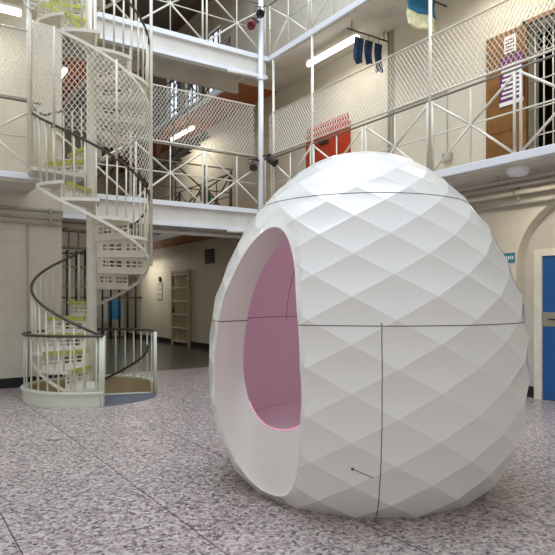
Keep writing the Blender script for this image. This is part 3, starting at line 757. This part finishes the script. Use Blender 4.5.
# conduit pairs on the wall
for y, lab in ((7.87, 'pair of grey vertical conduits on wall between red door and brown door'), ):
    c = thing('conduit', lab, 'conduit', (XW-.03, y, H1))
    for dy in (0, .09): obj('pipe', bar(B(), (XW-.03, y+dy, H1), (XW-.03, y+dy, H2-.13), .02, 8), M['pipe'], c, True)
j = tag(obj('junction_box', box(B(), (XW-.06, 6.5, 3.72), (XW, 6.68, 3.86), .006), M['pipe'], None, loc=(XW-.03, 6.59, 3.72)), 'small grey electrical box low on wall left of brown door', 'electrical box')
c = thing('conduit', 'thin grey cable run along wall above the junction box', 'conduit', (XW-.02, 6.6, 3.9))
obj('pipe', tube(B(), [(XW-.015, 6.6, 3.86), (XW-.015, 6.6, 4.9), (XW-.015, 7.8, 4.9)], .009, 6), M['pipe'], c)
# pipes under right walkway
for i, (x, z, rr, m_) in enumerate(((7.55, 2.98, .04, 'cream'), (7.35, 3.05, .035, 'pipe'), (7.15, 3.08, .025, 'pipe'), (7.62, 2.84, .03, 'pipe'))):
    labs = ('thick cream pipe under first-floor right walkway, nearest the wall', 'medium grey pipe under first-floor right walkway', 'thin grey pipe under first-floor right walkway, furthest from wall', 'thin grey pipe running below the thick cream pipe')
    c = thing('ceiling_pipe', labs[i], 'pipe', (x, 4, z)); obj('pipe', tube(B(), [(x, -2, z), (x, 11.5, z)], rr, 10), M[m_], c, True)
    for y in (2.5, 5.2, 8.2): obj('hanger', tube(bar(B(), (x, y, z), (x, y, H1-.13), .012, 6), [(x, y-.015, z), (x, y+.015, z)], rr+.012, 10), M['pipe'], c)
c = thing('cable_drop', 'bundle of vertical cables from soffit down wall beside the egg top', 'cables', (XW-.05, 6.6, 2.2))
for k in range(4): obj('cable', tube(B(), [(7.3+k*.0, 6.35+k*.1, H1-.14), (7.3, 6.35+k*.1, 2.95), (XW-.03, 6.35+k*.1, 2.8), (XW-.03, 6.35+k*.1, 2.0)], .012, 6), M['cream' if k % 2 else 'pipe'], c)
e = thing('soffit_light', 'round white bulkhead light under first-floor right walkway edge', 'lamp', (6.95, 4.75, H1-.13))
bm = B(); prev = None
for zz, rr in ((0, .15), (-.04, .15), (-.09, .11), (-.11, .001)):
    rg = [bm.verts.new((6.95+rr*math.cos(2*PI*i/24), 4.75+rr*math.sin(2*PI*i/24), H1-.13+zz)) for i in range(24)]
    if prev:
        for i in range(24): bm.faces.new((prev[i], prev[(i+1) % 24], rg[(i+1) % 24], rg[i]))
    prev = rg
bmesh.ops.recalc_face_normals(bm, faces=bm.faces); obj('shade', bm, M['lip'], e, True)
l = bpy.data.lights.new('wall_fill_glow', 'AREA'); l.shape = 'DISK'; l.size = .25; l.energy = 13; l.color = (1, .93, .8)  # added fill light, brightens the wall under the walkway
o = bpy.data.objects.new('wall_fill_glow', l); COL.objects.link(o); o.parent = e; o.location = (0, 0, -.13)
# conduits below the left walkway
for i, (z, y, rr) in enumerate(((2.93, YW-.05, .03), (2.80, YW-.04, .022), (2.70, YW-.03, .015))):
    labs = ('thick grey pipe high on left wall under the walkway', 'grey pipe just below thick pipe on left wall', 'thin grey conduit, lowest of three on left wall')
    c = thing('wall_pipe', labs[i], 'pipe', (0, y, z)); obj('pipe', tube(B(), [(-4, y, z), (WX, y, z)], rr, 8), M['pipe'], c, True)
    bm = B()
    for x in (.4, 1.4, 2.3): box(bm, (x-.02, y-rr-.01, z-rr-.01), (x+.02, YW, z+rr+.01))
    obj('clip', bm, M['pipe'], c)
c = thing('wall_pipe', 'thin vertical conduit on left wall beside the spiral stair', 'pipe', (1.95, YW-.02, .2)); obj('pipe', bar(B(), (1.95, YW-.02, .17), (1.95, YW-.02, 2.68), .012, 6), M['pipe'], c, True)
c = thing('ceiling_pipe', 'grey pipe running under the lower bridge beam, left of egg', 'pipe', (4.6, 10.9, 2.8)); obj('pipe', tube(B(), [(WX, 10.9, 2.78), (XW, 10.9, 2.78)], .05, 10), M['web'], c, True)
for x in (3.4, 4.9, 6.3): obj('hanger', bar(B(), (x, 10.9, 2.8), (x, 10.9, H1-.12), .012, 6), M['pipe'], c)

# ------------------------------------------------------------------ hanging clothes
def garment(bm, x0, x1, y, zt, zb, wav, seed, legs=False):
    rnd = random.Random(seed); nu, nv = 14, 10; g0 = []; g1 = []
    for side_, gg in ((-1, g0), (1, g1)):
        for j_ in range(nv+1):
            row = []
            for i_ in range(nu+1):
                u, v = i_/nu, j_/nv; x = x0+(x1-x0)*u+.015*math.sin(v*5+seed); z = zt+(zb-zt)*v
                if legs and v > .45 and abs(u-.5) < .02: z += .0
                th = .012+.02*v; yy = y+wav*math.sin(u*11+seed+v*2)*(.3+v)+side_*th*math.sin(PI*min(1, max(0, u)))**.3
                if j_ == nv: z += .02*math.sin(u*7+seed)
                row.append(bm.verts.new((x, yy, z)))
            gg.append(row)
    for gg, fl in ((g0, 0), (g1, 1)):
        for j_ in range(nv):
            for i_ in range(nu):
                q = (gg[j_][i_], gg[j_][i_+1], gg[j_+1][i_+1], gg[j_+1][i_]); bm.faces.new(q if fl else q[::-1])
    for j_ in range(nv):
        for i_ in (0, nu): bm.faces.new((g0[j_][i_], g0[j_+1][i_], g1[j_+1][i_], g1[j_][i_]))
    for i_ in range(nu):
        bm.faces.new((g0[0][i_], g0[0][i_+1], g1[0][i_+1], g1[0][i_])); bm.faces.new((g0[nv][i_], g1[nv][i_], g1[nv][i_+1], g0[nv][i_+1]))
    bmesh.ops.recalc_face_normals(bm, faces=bm.faces); return bm
rl = thing('clothes_rail', 'thin rail under upper walkway carrying navy clothes', 'rail', (7.2, 7.97, 6.2))
obj('pole', bar(B(), (6.75, 7.97, 6.2), (7.72, 7.97, 6.2), .014, 8), M['darksteel'], rl, True)
for x in (6.85, 7.62): obj('hanger', bar(B(), (x, 7.97, 6.2), (x, 7.97, H2-.13), .008, 6), M['darksteel'], rl)
for i, (xa, xb, lab, zb) in enumerate(((6.90, 7.11, 'navy garment on clothes rail, nearest the fluorescent tube', 5.66), (7.15, 7.34, 'navy garment hanging in the middle of clothes rail', 5.7), (7.39, 7.58, 'dark garment at the wall end of clothes rail', 5.6))):
    t = tag(obj('hanging_garment', garment(B(), xa, xb, 7.97, 6.1, zb, .012, i+1), M['navy'], None, True, loc=((xa+xb)/2, 7.97, zb)), lab, 'clothes', 'clothes on the rail')
    bm = B(); tube(bm, [((xa+xb)/2, 7.97, 6.09), ((xa+xb)/2, 7.97, 6.2)], .005, 5); obj('hook', bm, M['black'], t)
t = tag(obj('hanging_towel', garment(B(), 6.80, 7.45, 6.6, 6.28, 6.0, .012, 9), M['bluecloth'], None, True, loc=(7.1, 6.6, 5.8)), 'blue and cream cloth hanging under upper right walkway near top edge', 'towel')
bm = garment(B(), 6.80, 7.45, 6.6, 6.02, 5.76, .012, 9); obj('cream_band', bm, M['creamcloth'], t, True)['label'] = 'cream lower band'
bm = B(); bar(bm, (6.7, 6.6, 6.285), (7.72, 6.6, 6.285), .014, 8); bar(bm, (6.85, 6.6, 6.285), (6.85, 6.6, H2-.13), .008, 6); rl = thing('clothes_rail', 'thin rail carrying the blue and cream cloth', 'rail', (7.2, 6.6, 6.285)); obj('pole', bm, M['darksteel'], rl)

# ------------------------------------------------------------------ spotlights clamped to the corner post
def spot(label, p, aim, m_='black'):
    p = Vector(p); aim = Vector(aim).normalized(); root = thing('spotlight', label, 'spotlight', tuple(p), 'spotlights clamped to the corner post')
    bm = B(); a, b = frame_of(aim); prev = None
    for s_, rr in ((-.12, .001), (-.12, .05), (-.02, .07), (.10, .085), (.12, .085), (.12, .07), (.08, .06), (.08, .001)):
        rg = [bm.verts.new(p+aim*s_+a*rr*math.cos(2*PI*i/16)+b*rr*math.sin(2*PI*i/16)) for i in range(16)]
        if prev:
            for i in range(16): bm.faces.new((prev[i], prev[(i+1) % 16], rg[(i+1) % 16], rg[i]))
        prev = rg
    obj('lamp_head', bm, M[m_], root, True)
    obj('yoke', tube(B(), [p+a*.1-b*0, p+a*.1+Zv*.12, p-a*.1+Zv*.12, p-a*.1], .01, 6), M['black'], root)
    obj('clamp', tube(B(), [p+Zv*.12, p+Zv*.12+(Vector((PX, PY, p.z))-p)*.9], .016, 6), M['black'], root)
spot('black spotlight on left of tall round post at first-floor rail height', (PX-.22, YE-.12, 4.16), (-.3, -.6, -.5), 'darksteel')
spot('black spotlight on right of tall round post at first-floor rail height', (PX+.10, YE-.30, 4.26), (.3, -.6, -.4))
spot('black spotlight high on left of tall round post near top edge', (PX-.14, YE-.25, 7.22), (-.3, -.6, -.5))
spot('red-backed spotlight on left of tall round post beside upper bridge railing', (PX-.25, YE-.15, 7.0), (-.5, -.4, -.5), 'redcloth')

# ------------------------------------------------------------------ things in the wing
gt = thing('lattice_gate', 'cream barred cell gate against the far wall left of egg', 'gate', (XW-.06, 17.1, .02))
Y0, Y1 = 16.5, 17.75
bm = B()
for y in (Y0, Y1): box(bm, (XW-.10, y-.04, .0), (XW-.03, y+.04, 2.35))
box(bm, (XW-.10, Y0, 2.27), (XW-.03, Y1, 2.35)); obj('gate_frame', bm, M['gatecream'], gt)
bm = B(); box(bm, (XW-.05, Y0+.04, .1), (XW-.035, Y1-.04, 2.27)); obj('back_panel', bm, M['gatecream'], gt)
for k in range(6): obj('cross_bar', box(B(), (XW-.09, Y0+.04, .1+k*.42), (XW-.05, Y1-.04, .15+k*.42)), M['cream'], gt)
for k in range(1, 6): obj('bar', bar(B(), (XW-.075, Y0+(Y1-Y0)*k/6, .1), (XW-.075, Y0+(Y1-Y0)*k/6, 2.27), .012, 6), M['gatecream'], gt, True)
bm = B(); box(bm, (XW-.12, Y1-.2, 1.0), (XW-.09, Y1-.08, 1.2)); obj('lock', bm, M['darksteel'], gt)
n_ = thing('notice_board', 'grey and white notice on cream wall left of the barred gate', 'notice', (XW-.01, 18.9, 1.42))
bm = B(); box(bm, (XW-.02, 18.7, 1.42), (XW-.002, 19.15, 1.98)); obj('board', bm, M['pipe'], n_)
bm = B()
for k in range(3):
    for q in range(2): box(bm, (XW-.024, 18.73+q*.2, 1.46+k*.17), (XW-.02, 18.91+q*.2, 1.58+k*.17))
obj('sheets', bm, M['web'], n_)
tag(obj('wall_clock', tube(B(), [(XW-.04, 18.9, 2.12), (XW-.002, 18.9, 2.12)], .09, 16), M['darksteel'], None, loc=(XW-.02, 18.9, 2.12)), 'small dark round fitting above the notice on far wall', 'fitting')
v_ = thing('vent_grille', 'dark square vent high on far wall left of egg', 'vent', (XW-.02, 15.2, 2.47))
bm = B(); box(bm, (XW-.03, 14.95, 2.47), (XW-.002, 15.5, 2.88)); obj('vent_box', bm, M['vent'], v_)
bm = B()
for k in range(5): box(bm, (XW-.04, 14.97, 2.51+k*.075), (XW-.03, 15.48, 2.53+k*.075))
obj('slats', bm, M['darksteel'], v_)
# barred gate across the far end
fg = thing('far_gate', 'tall dark barred gate across far end, seen behind staircase', 'gate', (4.6, 20.6, 0))
for k in range(17): obj('bar', bar(B(), (WX+.2+k*.3, 20.6, .02), (WX+.2+k*.3, 20.6, 3.1), .035, 6), M['black'], fg, True)
for z in (.1, 1.5, 3.0): obj('cross_bar', bar(B(), (WX, 20.6, z), (XW, 20.6, z), .025, 6), M['darksteel'], fg, True)
pb = thing('display_board', 'blue display board beyond the dark barred gate', 'board', (7.0, 21.4, 0))
bm = B(); box(bm, (6.75, 21.4, .7), (7.25, 21.44, 1.45)); obj('panel', bm, M['bluecloth'], pb)
for x in (6.78, 7.17): obj('leg', box(B(), (x, 21.38, 0), (x+.05, 21.46, .7)), M['darksteel'], pb)
tag(obj('green_banner', garment(B(), 6.55, 6.85, 13.4, 4.15, 3.5, .02, 5), M['plant'], None, True, loc=(6.7, 13.4, 3.5)), 'small green cloth hanging behind the lower bridge railing', 'banner')
# straight steel stair seen between galleries
ss = thing('steel_staircase', 'dark straight steel staircase climbing behind the lower bridge railing', 'staircase', (5.2, 13, H1))
bm = B(); box(bm, (3.76, 12.9, H1-.1), (XE, 14.2, H1-.02)); obj('platform', bm, M['darksteel'], ss)
for y in (12.95, 13.75):
    obj('stringer', tube(B(), [(4.0, y, H1-.02), (6.5, y, H1+2.2)], .07, 4), M['darksteel'], ss)
    obj('handrail', tube(B(), [(4.0, y, H1+.9), (6.5, y, H1+3.1)], .025, 6), M['darksteel'], ss)
    for k in range(7): obj('baluster', bar(B(), (4.1+k*.38, y, H1+k*.335), (4.1+k*.38, y, H1+.98+k*.335), .014, 6), M['darksteel'], ss, True)
for k in range(10): obj('tread', box(B(), (4.1+k*.25, 12.98, H1+.12+k*.22), (4.36+k*.25, 13.72, H1+.15+k*.22)), M['darksteel'], ss)
# cream storage racks behind the staircase
rk = thing('cell_rack', 'cream metal rack with narrow bars seen behind foot of spiral staircase', 'rack', (3.2, 12.6, 0))
for k in range(6): obj('upright', bar(B(), (2.75+k*.2, 12.6, .01), (2.75+k*.2, 12.6, 2.9), .02, 6), M['cream'], rk, True)
for z in (.3, 1.0, 1.7, 2.1, 2.5, 2.85): obj('shelf', box(B(), (2.7, 12.45, z), (3.8, 12.75, z+.03)), M['gatecream'], rk)
